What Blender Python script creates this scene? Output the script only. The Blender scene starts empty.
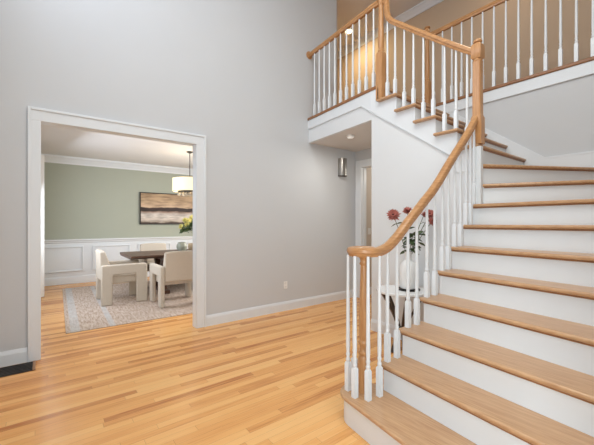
import bpy, bmesh, math, random
from mathutils import Vector, Matrix

random.seed(7)
SC = bpy.context.scene
COL = SC.collection

# ------------------------------------------------------------------ camera
CAM_H = 1.345
cam_data = bpy.data.cameras.new('camera')
cam = bpy.data.objects.new('camera', cam_data)
COL.objects.link(cam)
cam.location = (0, 0, CAM_H)
cam.rotation_euler = (math.radians(90), 0, math.radians(52.4 - 90))
cam_data.sensor_width = 36
cam_data.lens = 330 / 594 * 36
cam_data.shift_y = 0.5 / 594
cam_data.clip_start = 0.05
SC.camera = cam

# ------------------------------------------------------------------ view / world
SC.view_settings.view_transform = 'Standard'
SC.view_settings.look = 'None'
SC.view_settings.gamma = 1
SC.view_settings.use_curve_mapping = False
SC.view_settings.exposure = 0.0
world = bpy.data.worlds.new('world')
SC.world = world
world.use_nodes = True
world.node_tree.nodes['Background'].inputs[0].default_value = (0.85, 0.92, 1.0, 1)
world.node_tree.nodes['Background'].inputs[1].default_value = 0.6


def area(name, loc, direction, sx, sy, power, color=(1, 1, 1), shape='RECTANGLE'):
    d = bpy.data.lights.new(name, 'AREA')
    d.shape = shape
    d.size, d.size_y = sx, sy
    d.energy = power
    d.color = color
    o = bpy.data.objects.new(name, d)
    COL.objects.link(o)
    o.location = loc
    o.rotation_euler = Vector(direction).to_track_quat('-Z', 'Y').to_euler()
    return o


def bulb(name, loc, power, color, size=0.06):
    d = bpy.data.lights.new(name, 'POINT')
    d.energy = power
    d.color = color
    d.shadow_soft_size = size
    o = bpy.data.objects.new(name, d)
    COL.objects.link(o)
    o.location = loc
    return o


FLX = -0.50                    # left wall of the hall
# daylight from unseen windows behind and beside the camera, partly added fill
area('daylight_front', (0.6, -2.05, 1.3), (0.9, 1, 0), 1.2, 2.0, 30, (0.66, 0.84, 1.0))  # assumed window, turned to brighten the right of the far wall
area('daylight_side_upper', (FLX + 0.05, 2.85, 4.45), (1, 0, -0.1), 2.1, 1.5, 46, (0.72, 0.82, 1.0))
area('side_fill_lower', (FLX + 0.05, -0.3, 1.5), (1, 0.1, 0), 1.8, 1.5, 77, (0.82, 0.94, 1.0))  # unseen source added to light the risers and white wall from the left
area('daylight_dining', (-0.02, 6.3, 1.65), (1, 0.15, -0.45), 2.0, 1.6, 50, (0.78, 0.87, 1.0))
area('dining_fill_far', (4.25, 6.4, 1.65), (-1, 0.1, -0.4), 1.8, 1.5, 104, (1.0, 0.98, 0.95))  # fill added for the dining room, no window known on that side
# unseen fill lamps added to brighten the two storey hall and the back room
area('hall_ceiling_fill', (1.25, 1.0, 5.40), (0, 0, -1), 1.5, 1.5, 90, (0.97, 0.99, 0.95))
bulb('back_room_fill', (5.5, 3.3, 2.3), 14, (1.0, 0.97, 0.90), 0.15)


# ------------------------------------------------------------------ materials
def new_mat(name):
    m = bpy.data.materials.new(name)
    m.use_nodes = True
    nt = m.node_tree
    return m, nt, nt.nodes['Principled BSDF']


def srgb(r, g, b):
    def c(x):
        x /= 255
        return x / 12.92 if x <= 0.04045 else ((x + 0.055) / 1.055) ** 2.4
    return (c(r), c(g), c(b), 1)


def paint(name, col, rough=0.5, var=0.03, scale=6.0, bump=0.0):
    m, nt, p = new_mat(name)
    tc = nt.nodes.new('ShaderNodeTexCoord')
    n = nt.nodes.new('ShaderNodeTexNoise')
    n.inputs['Scale'].default_value = scale
    nt.links.new(tc.outputs['Object'], n.inputs['Vector'])
    mix = nt.nodes.new('ShaderNodeMix')
    mix.data_type = 'RGBA'
    mix.inputs[6].default_value = tuple(c * (1 - var) for c in col[:3]) + (1,)
    mix.inputs[7].default_value = tuple(min(1, c * (1 + var)) for c in col[:3]) + (1,)
    nt.links.new(n.outputs['Fac'], mix.inputs[0])
    nt.links.new(mix.outputs[2], p.inputs['Base Color'])
    p.inputs['Roughness'].default_value = rough
    if bump:
        b = nt.nodes.new('ShaderNodeBump')
        n2 = nt.nodes.new('ShaderNodeTexNoise')
        n2.inputs['Scale'].default_value = 350
        nt.links.new(tc.outputs['Object'], n2.inputs['Vector'])
        b.inputs['Strength'].default_value = bump
        b.inputs['Distance'].default_value = 0.002
        nt.links.new(n2.outputs['Fac'], b.inputs['Height'])
        nt.links.new(b.outputs['Normal'], p.inputs['Normal'])
    return m


def wood(name, c1, c2, axis=(1, 0.05, 0.05), rough=0.35, scale=60):
    """grain runs along the axis whose stretch is small"""
    m, nt, p = new_mat(name)
    tc = nt.nodes.new('ShaderNodeTexCoord')
    mp = nt.nodes.new('ShaderNodeMapping')
    mp.inputs['Scale'].default_value = axis
    nt.links.new(tc.outputs['Object'], mp.inputs['Vector'])
    n = nt.nodes.new('ShaderNodeTexNoise')
    n.inputs['Scale'].default_value = scale
    n.inputs['Detail'].default_value = 5
    n.inputs['Roughness'].default_value = 0.65
    n.inputs['Distortion'].default_value = 0.4
    nt.links.new(mp.outputs[0], n.inputs['Vector'])
    r = nt.nodes.new('ShaderNodeValToRGB')
    r.color_ramp.elements[0].position = 0.3
    r.color_ramp.elements[1].position = 0.7
    r.color_ramp.elements[0].color = c1
    r.color_ramp.elements[1].color = c2
    nt.links.new(n.outputs['Fac'], r.inputs[0])
    nt.links.new(r.outputs[0], p.inputs['Base Color'])
    p.inputs['Roughness'].default_value = rough
    return m


def math_node(nt, op, a, b=None):
    n = nt.nodes.new('ShaderNodeMath')
    n.operation = op
    for i, v in enumerate((a, b)):
        if v is None:
            continue
        if isinstance(v, (int, float)):
            n.inputs[i].default_value = v
        else:
            nt.links.new(v, n.inputs[i])
    return n.outputs[0]


def oak_floor():
    m, nt, p = new_mat('oak_floor')
    tc = nt.nodes.new('ShaderNodeTexCoord')
    sp = nt.nodes.new('ShaderNodeSeparateXYZ')
    nt.links.new(tc.outputs['Object'], sp.inputs[0])
    x, y = sp.outputs[0], sp.outputs[1]
    row = math_node(nt, 'DIVIDE', y, 0.058)
    rid = math_node(nt, 'FLOOR', row)
    wn = nt.nodes.new('ShaderNodeTexWhiteNoise')
    wn.noise_dimensions = '1D'
    nt.links.new(rid, wn.inputs['W'])
    off = math_node(nt, 'MULTIPLY', wn.outputs['Value'], 7.3)
    bx = math_node(nt, 'DIVIDE', math_node(nt, 'ADD', x, off), 1.15)
    bid = math_node(nt, 'FLOOR', bx)
    cmb = nt.nodes.new('ShaderNodeCombineXYZ')
    nt.links.new(rid, cmb.inputs[0])
    nt.links.new(bid, cmb.inputs[1])
    wn2 = nt.nodes.new('ShaderNodeTexWhiteNoise')
    wn2.noise_dimensions = '2D'
    nt.links.new(cmb.outputs[0], wn2.inputs['Vector'])
    # grain, shifted per board
    mp = nt.nodes.new('ShaderNodeMapping')
    mp.inputs['Scale'].default_value = (1.2, 26, 1)
    nt.links.new(tc.outputs['Object'], mp.inputs['Vector'])
    addv = nt.nodes.new('ShaderNodeVectorMath')
    addv.operation = 'ADD'
    sc = nt.nodes.new('ShaderNodeVectorMath')
    sc.operation = 'SCALE'
    sc.inputs['Scale'].default_value = 3.7
    nt.links.new(cmb.outputs[0], sc.inputs[0])
    nt.links.new(mp.outputs[0], addv.inputs[0])
    nt.links.new(sc.outputs[0], addv.inputs[1])
    g = nt.nodes.new('ShaderNodeTexNoise')
    g.inputs['Scale'].default_value = 2.2
    g.inputs['Detail'].default_value = 5
    g.inputs['Roughness'].default_value = 0.6
    nt.links.new(addv.outputs[0], g.inputs['Vector'])
    fac = math_node(nt, 'ADD', math_node(nt, 'MULTIPLY', wn2.outputs['Value'], 0.5),
                    math_node(nt, 'MULTIPLY', g.outputs['Fac'], 0.56))
    r = nt.nodes.new('ShaderNodeValToRGB')
    e = r.color_ramp.elements
    e[0].position = 0.22
    e[0].color = srgb(180, 108, 56)
    e[1].position = 0.86
    e[1].color = srgb(242, 190, 124)
    k = e.new(0.43)
    k.color = srgb(226, 162, 94)
    k = e.new(0.62)
    k.color = srgb(236, 176, 108)
    nt.links.new(fac, r.inputs[0])
    # seams between boards
    fr = math_node(nt, 'FRACT', row)
    seam = math_node(nt, 'LESS_THAN', fr, 0.03)
    fe = math_node(nt, 'LESS_THAN', math_node(nt, 'FRACT', bx), 0.002)
    s = math_node(nt, 'MULTIPLY', math_node(nt, 'MAXIMUM', seam, fe), 0.45)
    mix = nt.nodes.new('ShaderNodeMix')
    mix.data_type = 'RGBA'
    nt.links.new(s, mix.inputs[0])
    nt.links.new(r.outputs[0], mix.inputs[6])
    mix.inputs[7].default_value = srgb(120, 70, 38)
    nt.links.new(mix.outputs[2], p.inputs['Base Color'])
    p.inputs['Roughness'].default_value = 0.27
    p.inputs['Specular IOR Level'].default_value = 0.45
    return m


def emission_mat(name, col, strength):
    m, nt, p = new_mat(name)
    p.inputs['Base Color'].default_value = col
    p.inputs['Emission Color'].default_value = col
    p.inputs['Emission Strength'].default_value = strength
    return m


M = {}
M['wall_grey'] = paint('grey_wall_paint', srgb(206, 207, 208), 0.75, 0.012, 3)
M['white'] = paint('white_trim_paint', srgb(228, 231, 233), 0.38, 0.01, 4)
M['white_wall'] = paint('white_wall_paint', srgb(226, 228, 229), 0.6, 0.01, 3)
M['ceiling'] = paint('ceiling_paint', srgb(228, 225, 222), 0.85, 0.01, 3)
M['niche_ceiling'] = paint('passage_ceiling_paint', srgb(222, 219, 216), 0.85, 0.01, 3)
M['beige'] = paint('beige_wall_paint', srgb(196, 174, 150), 0.75, 0.015, 3)
M['greige'] = paint('back_room_paint', srgb(208, 196, 182), 0.75, 0.012, 3)
M['green'] = paint('sage_green_paint', srgb(173, 176, 160), 0.7, 0.02, 3)
M['oak_floor'] = oak_floor()
M['tread'] = wood('oak_tread', srgb(176, 132, 94), srgb(206, 166, 126), (20, 1.1, 12), 0.3, 4.5)
M['tread_across'] = wood('oak_tread_across', srgb(176, 132, 94), srgb(206, 166, 126), (1.1, 20, 12), 0.3, 4.5)
M['rail'] = wood('oak_handrail', srgb(168, 116, 70), srgb(202, 152, 102), (2, 2, 14), 0.32, 5)
M['newel'] = wood('oak_newel', srgb(170, 118, 72), srgb(204, 154, 104), (30, 30, 1.5), 0.32, 4)
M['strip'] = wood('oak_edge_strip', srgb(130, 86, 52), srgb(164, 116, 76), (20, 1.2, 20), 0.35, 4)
M['fabric'] = paint('cream_fabric', srgb(204, 192, 176), 0.95, 0.05, 60, 0.4)
M['dark_wood'] = wood('dark_table_wood', srgb(62, 42, 32), srgb(106, 74, 56), (1.5, 22, 22), 0.35, 4)
M['leg_wood'] = wood('dark_leg_wood', srgb(50, 38, 30), srgb(92, 74, 58), (12, 12, 2), 0.45, 4)
M['black'] = paint('black_metal', srgb(36, 31, 28), 0.5, 0.1, 20)
M['stone'] = paint('white_table_stone', srgb(236, 235, 233), 0.25, 0.02, 9)
M['ceramic'] = paint('white_ceramic', srgb(236, 235, 232), 0.3, 0.015, 8)
M['sage_ceramic'] = paint('sage_ceramic', srgb(150, 152, 136), 0.35, 0.12, 20)
M['tan_ceramic'] = paint('tan_ceramic', srgb(196, 172, 142), 0.5, 0.1, 20)
M['plate'] = paint('white_plastic', srgb(240, 239, 236), 0.35, 0.01, 5)
M['slot'] = paint('dark_slot', srgb(60, 58, 56), 0.5, 0.02, 5)
M['petal_rust'] = paint('rust_petals', srgb(176, 104, 92), 0.7, 0.4, 40)
M['petal_core'] = paint('dark_flower_core', srgb(84, 36, 30), 0.8, 0.2, 60)
M['petal_yellow'] = paint('yellow_petals', srgb(230, 220, 140), 0.7, 0.2, 40)
M['leaf'] = paint('green_leaves', srgb(74, 92, 56), 0.55, 0.3, 30)
M['stem'] = paint('green_stem', srgb(84, 92, 58), 0.6, 0.1, 30)
M['curtain'] = paint('white_curtain', srgb(238, 236, 232), 0.9, 0.02, 20)
m, nt, p = new_mat('brushed_nickel')
p.inputs['Base Color'].default_value = srgb(168, 164, 158)
p.inputs['Metallic'].default_value = 0.9
p.inputs['Roughness'].default_value = 0.32
M['nickel'] = m
m, nt, p = new_mat('clear_crystal')
p.inputs['Base Color'].default_value = srgb(240, 226, 204)
p.inputs['Roughness'].default_value = 0.1
p.inputs['Transmission Weight'].default_value = 0.6
M['crystal'] = m
m, nt, p = new_mat('window_pane')
nt.nodes.remove(p)
tr = nt.nodes.new('ShaderNodeBsdfTransparent')
gl = nt.nodes.new('ShaderNodeBsdfGlossy')
gl.inputs['Roughness'].default_value = 0.02
mx = nt.nodes.new('ShaderNodeMixShader')
mx.inputs[0].default_value = 0.08
nt.links.new(tr.outputs[0], mx.inputs[1])
nt.links.new(gl.outputs[0], mx.inputs[2])
nt.links.new(mx.outputs[0], nt.nodes['Material Output'].inputs[0])
M['pane'] = m
M['shade'] = emission_mat('lit_drum_shade', srgb(250, 234, 196), 0.7)
M['glow_added'] = emission_mat('passage_glow_added', srgb(240, 238, 232), 0.4)  # glow added to a disc not known to be lit
M['lens'] = emission_mat('lit_lamp_lens', srgb(255, 226, 170), 5.0)


def rug_material():
    m, nt, p = new_mat('distressed_rug')
    tc = nt.nodes.new('ShaderNodeTexCoord')
    mp = nt.nodes.new('ShaderNodeMapping')
    mp.inputs['Scale'].default_value = (20, 3, 1)
    nt.links.new(tc.outputs['Object'], mp.inputs['Vector'])
    n = nt.nodes.new('ShaderNodeTexNoise')
    n.inputs['Scale'].default_value = 2.2
    n.inputs['Detail'].default_value = 9
    n.inputs['Roughness'].default_value = 0.75
    nt.links.new(mp.outputs[0], n.inputs['Vector'])
    r = nt.nodes.new('ShaderNodeValToRGB')
    e = r.color_ramp.elements
    e[0].position, e[0].color = 0.36, srgb(150, 126, 110)
    e[1].position, e[1].color = 0.62, srgb(208, 194, 182)
    k = e.new(0.5)
    k.color = srgb(188, 167, 150)
    nt.links.new(n.outputs['Fac'], r.inputs[0])
    sp = nt.nodes.new('ShaderNodeSeparateXYZ')
    nt.links.new(tc.outputs['Object'], sp.inputs[0])
    x = sp.outputs[0]

    def band(a, b):
        return math_node(nt, 'MULTIPLY', math_node(nt, 'GREATER_THAN', x, a), math_node(nt, 'LESS_THAN', x, b))
    b = math_node(nt, 'MAXIMUM', math_node(nt, 'MAXIMUM', band(0.05, 0.15), band(0.47, 0.54)), band(3.3, 3.42))
    n2 = nt.nodes.new('ShaderNodeTexNoise')
    n2.inputs['Scale'].default_value = 7
    n2.inputs['Detail'].default_value = 5
    nt.links.new(tc.outputs['Object'], n2.inputs['Vector'])
    b = math_node(nt, 'MULTIPLY', b, math_node(nt, 'MULTIPLY', n2.outputs['Fac'], 1.0))
    mix = nt.nodes.new('ShaderNodeMix')
    mix.data_type = 'RGBA'
    nt.links.new(b, mix.inputs[0])
    nt.links.new(r.outputs[0], mix.inputs[6])
    mix.inputs[7].default_value = srgb(188, 192, 194)
    nt.links.new(mix.outputs[2], p.inputs['Base Color'])
    p.inputs['Roughness'].default_value = 0.95
    return m


def canvas_material(h):
    """hazy brushed abstract: tan upper field, dark band, pale streaked lower field"""
    m, nt, p = new_mat('brushed_canvas')
    tc = nt.nodes.new('ShaderNodeTexCoord')
    sp = nt.nodes.new('ShaderNodeSeparateXYZ')
    nt.links.new(tc.outputs['Object'], sp.inputs[0])
    mp = nt.nodes.new('ShaderNodeMapping')
    mp.inputs['Scale'].default_value = (2.2, 1, 12)
    nt.links.new(tc.outputs['Object'], mp.inputs['Vector'])
    n = nt.nodes.new('ShaderNodeTexNoise')
    n.inputs['Scale'].default_value = 1.6
    n.inputs['Detail'].default_value = 6
    nt.links.new(mp.outputs[0], n.inputs['Vector'])
    n2 = nt.nodes.new('ShaderNodeTexNoise')
    n2.inputs['Scale'].default_value = 3.0
    n2.inputs['Detail'].default_value = 3
    nt.links.new(tc.outputs['Object'], n2.inputs['Vector'])
    zf = math_node(nt, 'ADD', math_node(nt, 'DIVIDE', sp.outputs[2], h),
                   math_node(nt, 'MULTIPLY', math_node(nt, 'SUBTRACT', n2.outputs['Fac'], 0.5), 0.12))
    r = nt.nodes.new('ShaderNodeValToRGB')
    e = r.color_ramp.elements
    e[0].position, e[0].color = 0.0, srgb(60, 46, 40)
    e[1].position, e[1].color = 1.0, srgb(186, 154, 118)
    for pos, c in ((0.06, (96, 78, 66)), (0.10, (204, 188, 172)), (0.30, (226, 216, 206)), (0.40, (160, 130, 112)),
                   (0.425, (56, 38, 32)), (0.52, (62, 42, 36)), (0.545, (214, 182, 150)), (0.75, (192, 162, 128))):
        k = e.new(pos)
        k.color = srgb(*c)
    nt.links.new(zf, r.inputs[0])
    r2 = nt.nodes.new('ShaderNodeValToRGB')
    r2.color_ramp.elements[0].position, r2.color_ramp.elements[0].color = 0.36, (0.3, 0.27, 0.25, 1)
    r2.color_ramp.elements[1].position, r2.color_ramp.elements[1].color = 0.6, (1, 1, 1, 1)
    nt.links.new(n.outputs['Fac'], r2.inputs[0])
    mix = nt.nodes.new('ShaderNodeMix')
    mix.data_type = 'RGBA'
    mix.blend_type = 'MULTIPLY'
    mix.inputs[0].default_value = 0.6
    nt.links.new(r.outputs[0], mix.inputs[6])
    nt.links.new(r2.outputs[0], mix.inputs[7])
    nt.links.new(mix.outputs[2], p.inputs['Base Color'])
    p.inputs['Roughness'].default_value = 0.6
    return m


# ------------------------------------------------------------------ helpers
class MB:
    def __init__(self):
        self.bm = bmesh.new()

    def box(self, x0, x1, y0, y1, z0, z1):
        v = [self.bm.verts.new((x, y, z)) for z in (z0, z1) for x, y in ((x0, y0), (x1, y0), (x1, y1), (x0, y1))]
        for f in ((3, 2, 1, 0), (4, 5, 6, 7), (0, 1, 5, 4), (1, 2, 6, 5), (2, 3, 7, 6), (3, 0, 4, 7)):
            self.bm.faces.new([v[i] for i in f])
        return self

    def prism(self, poly, a, b, axis='z'):
        """poly extruded along axis: z -> (x,y), x -> (y,z), y -> (x,z)"""
        def pt(p, t):
            return {'z': (p[0], p[1], t), 'x': (t, p[0], p[1]), 'y': (p[0], t, p[1])}[axis]
        lo = [self.bm.verts.new(pt(p, a)) for p in poly]
        hi = [self.bm.verts.new(pt(p, b)) for p in poly]
        n = len(poly)
        self.bm.faces.new(lo[::-1])
        self.bm.faces.new(hi)
        for i in range(n):
            j = (i + 1) % n
            self.bm.faces.new([lo[i], lo[j], hi[j], hi[i]])
        return self

    def lathe(self, prof, c=(0, 0, 0), seg=16, axis='z'):
        """prof: list of (radius, height)"""
        rings = []
        for r, h in prof:
            ring = []
            for k in range(seg):
                a = 2 * math.pi * k / seg
                q = (r * math.cos(a), r * math.sin(a), h)
                if axis == 'x':
                    q = (q[2], q[0], q[1])
                elif axis == 'y':
                    q = (q[0], q[2], q[1])
                ring.append(self.bm.verts.new((c[0] + q[0], c[1] + q[1], c[2] + q[2])))
            rings.append(ring)
        for a, b in zip(rings, rings[1:]):
            for k in range(seg):
                j = (k + 1) % seg
                self.bm.faces.new([a[k], a[j], b[j], b[k]])
        self.bm.faces.new(rings[0][::-1])
        self.bm.faces.new(rings[-1])
        return self

    def sweep(self, path, prof, side=None):
        """closed profile [(s, t)] swept along path; s along side, t along up"""
        P = [Vector(q) for q in path]
        rings = []
        for i, q in enumerate(P):
            t = (P[min(i + 1, len(P) - 1)] - P[max(i - 1, 0)]).normalized()
            s = Vector(side) if side is not None else t.cross(Vector((0, 0, 1)))
            s = (s - t * s.dot(t)).normalized()
            u = s.cross(t)
            rings.append([self.bm.verts.new(q + s * a + u * b) for a, b in prof])
        n = len(prof)
        for a, b in zip(rings, rings[1:]):
            for k in range(n):
                j = (k + 1) % n
                self.bm.faces.new([a[k], a[j], b[j], b[k]])
        self.bm.faces.new(rings[0][::-1])
        self.bm.faces.new(rings[-1])
        return self

    def tube(self, path, rad, seg=8):
        P = [Vector(q) for q in path]
        rings = []
        for i, q in enumerate(P):
            t = (P[min(i + 1, len(P) - 1)] - P[max(i - 1, 0)]).normalized()
            ref = Vector((0, 0, 1)) if abs(t.z) < 0.9 else Vector((1, 0, 0))
            s = t.cross(ref).normalized()
            u = s.cross(t)
            r = rad if isinstance(rad, (int, float)) else rad[i]
            rings.append([self.bm.verts.new(q + (s * math.cos(2 * math.pi * k / seg) + u * math.sin(2 * math.pi * k / seg)) * r)
                          for k in range(seg)])
        for a, b in zip(rings, rings[1:]):
            for k in range(seg):
                j = (k + 1) % seg
                self.bm.faces.new([a[k], a[j], b[j], b[k]])
        self.bm.faces.new(rings[0][::-1])
        self.bm.faces.new(rings[-1])
        return self

    def build(self, name, mat, parent=None, smooth=False, bevel=0.0, seg=2, origin=None):
        bm = self.bm
        bmesh.ops.recalc_face_normals(bm, faces=bm.faces[:])
        off = Vector((0, 0, 0))
        if origin is not None:
            off = Vector(origin)
        elif parent is not None and parent.get('world_built'):
            off = Vector(parent['base'])
        if off.length:
            bmesh.ops.translate(bm, verts=bm.verts[:], vec=-off)
        if smooth:
            for f in bm.faces:
                f.smooth = True
        me = bpy.data.meshes.new(name)
        bm.to_mesh(me)
        bm.free()
        me.materials.append(mat)
        if smooth:
            me.set_sharp_from_angle(angle=math.radians(40))
        o = bpy.data.objects.new(name, me)
        COL.objects.link(o)
        if parent is not None:
            o.parent = parent
        if origin is not None:
            o.location = origin
        if bevel:
            b = o.modifiers.new('bevel', 'BEVEL')
            b.width = bevel
            b.segments = seg
            b.limit_method = 'ANGLE'
            b.angle_limit = math.radians(40)
            b.harden_normals = False
            for f in me.polygons:
                f.use_smooth = True
            me.set_sharp_from_angle(angle=math.radians(40))
        return o


def lean(mb):
    """the balcony edge runs slightly out of square with the grey wall"""
    for v in mb.bm.verts:
        v.co.x += 0.14 * max(0.0, v.co.y - 2.72) / 1.41
    return mb


def tag(o, label, cat, group=None):
    o['label'] = label
    o['category'] = cat
    if group:
        o['group'] = group
    return o


BASES = {}


def thing(name, label, cat, loc=(0, 0, 0), rz=0.0, group=None, world_built=False):
    """an Empty at the base of a thing; parts are modelled in local axes"""
    o = bpy.data.objects.new(name, None)
    o.empty_display_size = 0.05
    COL.objects.link(o)
    o.location = loc
    o.rotation_euler = (0, 0, rz)
    BASES[o.name] = (Vector(loc), world_built)
    return tag(o, label, cat, group)


def part(mb, name, mat, parent, smooth=False, bevel=0.0, seg=2, of=None):
    """part of a world-modelled thing: vertices are given in world axes"""
    root = of or parent
    loc, wb = BASES[root.name]
    if wb:
        bmesh.ops.translate(mb.bm, verts=mb.bm.verts[:], vec=-loc)
    return mb.build(name, mat, parent, smooth, bevel, seg)


def struct(mb, name, mat, bevel=0.0, label=None, parent=None, smooth=False):
    o = mb.build(name, mat, parent, smooth, bevel)
    if parent is None:
        o['kind'] = 'structure'
        if label:
            o['label'] = label
    return o


def clone(o, parent):
    c = o.copy()
    COL.objects.link(c)
    c.parent = parent
    for ch in [x for x in bpy.data.objects if x.parent == o and x.name != c.name]:
        clone(ch, c)
    return c


# ------------------------------------------------------------------ dimensions
R = 0.19                      # riser
WA = 4.13                     # hall side of the wall with the cased opening
WB = 4.225                     # dining side of it
OPL, OPR, OPH = -0.028, 1.56, 2.36
TOPZ = 16 * R                 # upper floor
CEIL = 5.48
XB = 3.28                     # face under the upper flight / balcony edge
XH = 4.45                     # wall under the upper hall
XN = 4.52                     # end wall of the passage
VN = 2.72                     # passage side wall
SW = 0.15                     # wall beside the lower flight
DB = 8.85                     # dining back wall
DL = -0.15                    # dining left wall
DR = 4.4
DC = 2.80
FL = FLX                      # hall left wall
FV = -2.2                     # hall front wall
HW = 5.72                     # far wall of the upper hall

# ------------------------------------------------------------------ structure
struct(MB().box(FL - 0.1, 7.0, FV - 0.1, DB + 0.15, -0.1, 0), 'floor', M['oak_floor'], label='orange oak strip floor')
wa = MB()
wa.box(FL, OPL, WA, WB, 0, CEIL).box(OPR, XN + 0.05, WA, WB, 0, 2.95).box(OPL, OPR, WA, WB, OPH, 2.95)
wa.box(OPL, 4.05, WA, WB, 2.95, CEIL)
struct(wa, 'wall_far', M['wall_grey'], label='tall grey wall with the cased opening')
struct(MB().box(FL - 0.12, FL, FV, WB, 0, CEIL), 'wall_left', M['wall_grey'])
struct(MB().box(FL, 1.52, FV - 0.12, FV, 0, CEIL), 'wall_front', M['wall_grey'])
struct(MB().box(1.40, 1.52, FV, SW, 0, CEIL).box(1.52, XH + 0.1, SW - 0.12, SW, 0, CEIL).box(XH + 0.1, HW + 0.1, SW - 0.12, SW, TOPZ, CEIL),
       'wall_right', M['wall_grey'])
struct(MB().box(FL, HW + 0.9, FV, 6.1, CEIL, CEIL + 0.1), 'ceiling', M['ceiling'])
# stairwell wall below the upper hall
struct(MB().box(XH, XH + 0.1, SW, VN, 0, 3.0), 'wall_stairwell', M['wall_grey'])
# passage under the balcony
DVA, DVB, DH = 3.05, 3.985, 2.35
struct(MB().box(XN, XN + 0.12, VN - 0.05, DVA, 0, 2.7).box(XN, XN + 0.12, DVB, WA, 0, 2.7).box(XN, XN + 0.12, DVA, DVB, DH, 2.7),
       'wall_passage_end', M['wall_grey'])
struct(MB().box(XB + 0.05, XN, VN - 0.05, VN, 0, 2.7), 'wall_passage_side', M['white_wall'])
struct(lean(MB().box(XB + 0.05, XN, VN, WA, 2.645, 2.75)), 'ceiling_passage', M['niche_ceiling'])
# back room seen through the passage door
struct(MB().box(XN + 0.12, 6.9, 4.09, 4.2, 0, 2.7).box(6.8, 6.9, 2.3, 4.09, 0, 2.7).box(XN + 0.12, 6.9, 2.2, 2.3, 0, 2.7),
       'wall_back_room', M['greige'])
struct(MB().box(XN, 6.9, 2.2, 4.2, 2.7, 2.75), 'ceiling_back_room', M['ceiling'])
# upper floor slab
us = MB()
us.box(XB + 0.05, HW + 0.1, 2.6, VN, 2.76, 3.0)
lean(us.box(XB + 0.05, HW + 0.1, VN, WA, 2.76, 3.0)).box(XH + 0.02, HW + 0.1, SW, 2.6, 2.76, 3.0)
us.box(4.05, HW + 0.9, WA, 6.1, 2.96, TOPZ - 0.01)
struct(us, 'floor_upper', M['ceiling'])
uf = MB()
uf.box(XB + 0.09, HW - 0.15, 2.62, VN, 3.0, TOPZ)
lean(uf.box(XB + 0.09, HW - 0.15, VN, WA, 3.0, TOPZ))
uf.box(XH + 0.05, HW, SW, 2.62, 3.0, TOPZ).box(4.17, HW, WA, 6.0, 3.0, TOPZ)
struct(uf, 'floor_landing', M['strip'])
struct(MB().box(HW, HW + 0.1, SW, 6.0, TOPZ, CEIL), 'wall_upper_hall', M['beige'])
struct(MB().box(4.05, HW + 0.9, 6.0, 6.1, TOPZ, CEIL),
       'wall_upper_end', M['beige'])
struct(MB().box(4.05, 4.17, WB, 6.0, TOPZ, CEIL), 'wall_upper_left', M['beige'])
cr = MB().prism([(HW, 5.35), (HW - 0.02, 5.35), (HW - 0.035, 5.385), (HW - 0.085, 5.44), (HW - 0.105, 5.455), (HW - 0.105, CEIL), (HW, CEIL)],
                SW, 6.0, 'y')
struct(cr, 'trim_crown_upper', M['white'])

# dining room shell
struct(MB().box(DL - 0.1, DR + 0.1, DB, DB + 0.12, 0.98, DC), 'wall_dining_back', M['green'])
wd = MB()
wd.box(DL - 0.1, DL, WB, 5.2, 0, DC).box(DL - 0.1, DL, 7.4, DB, 0, DC).box(DL - 0.1, DL, 5.2, 7.4, 0, 0.85).box(DL - 0.1, DL, 5.2, 7.4, 2.45, DC)
struct(wd, 'wall_dining_left', M['green'])
struct(MB().box(DR, DR + 0.1, WB, DB, 0, DC), 'wall_dining_right', M['green'])
struct(MB().box(DL - 0.1, DR + 0.1, WB, DB, DC, DC + 0.1), 'ceiling_dining', M['ceiling'])
wn = MB().box(DL - 0.1, DR, DB - 0.012, DB + 0.1, 0, 0.98)
wn.prism([(DB - 0.012, 0.90), (DB - 0.03, 0.91), (DB - 0.035, 0.945), (DB - 0.06, 0.955), (DB - 0.06, 0.985), (DB - 0.012, 0.985)], DL, DR, 'x')
wn.prism([(DB - 0.012, 0), (DB - 0.032, 0), (DB - 0.032, 0.14), (DB - 0.022, 0.165), (DB - 0.012, 0.17)], DL, DR, 'x')
for k in range(5):
    x0 = -0.05 + 0.955 * k
    x1 = x0 + 0.78
    for (a, b, c, d) in ((x0, x1, 0.80, 0.83), (x0, x1, 0.27, 0.30), (x0, x0 + 0.03, 0.30, 0.80), (x1 - 0.03, x1, 0.30, 0.80)):
        wn.box(a, min(b, DR), DB - 0.036, DB - 0.012, c, d)
struct(wn, 'trim_wainscot', M['white'], bevel=0.004, label='white panelled wainscot below the green wall')
cd = MB()
prof = [(0, 2.64), (0.02, 2.64), (0.03, 2.67), (0.09, 2.745), (0.115, 2.76), (0.115, DC), (0, DC)]
cd.prism([(DB - a, z) for a, z in prof], DL, DR, 'x')
cd.prism([(DL + a, z) for a, z in prof], WB, DB, 'y')
struct(cd, 'trim_crown_dining', M['white'])
# dining window (behind the jamb) with its pane
wf = MB()
for (a, b, c, d) in ((5.15, 7.45, 0.8, 0.88), (5.15, 7.45, 2.42, 2.5), (5.15, 5.23, 0.88, 2.42), (7.37, 7.45, 0.88, 2.42), (6.28, 6.32, 0.88, 2.42)):
    wf.box(DL - 0.06, DL + 0.02, a, b, c, d)
w1 = struct(wf, 'window_1', M['white'])
MB().box(DL - 0.045, DL - 0.04, 5.2, 7.4, 0.85, 2.45).build('window_pane', M['pane'], w1)

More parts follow.
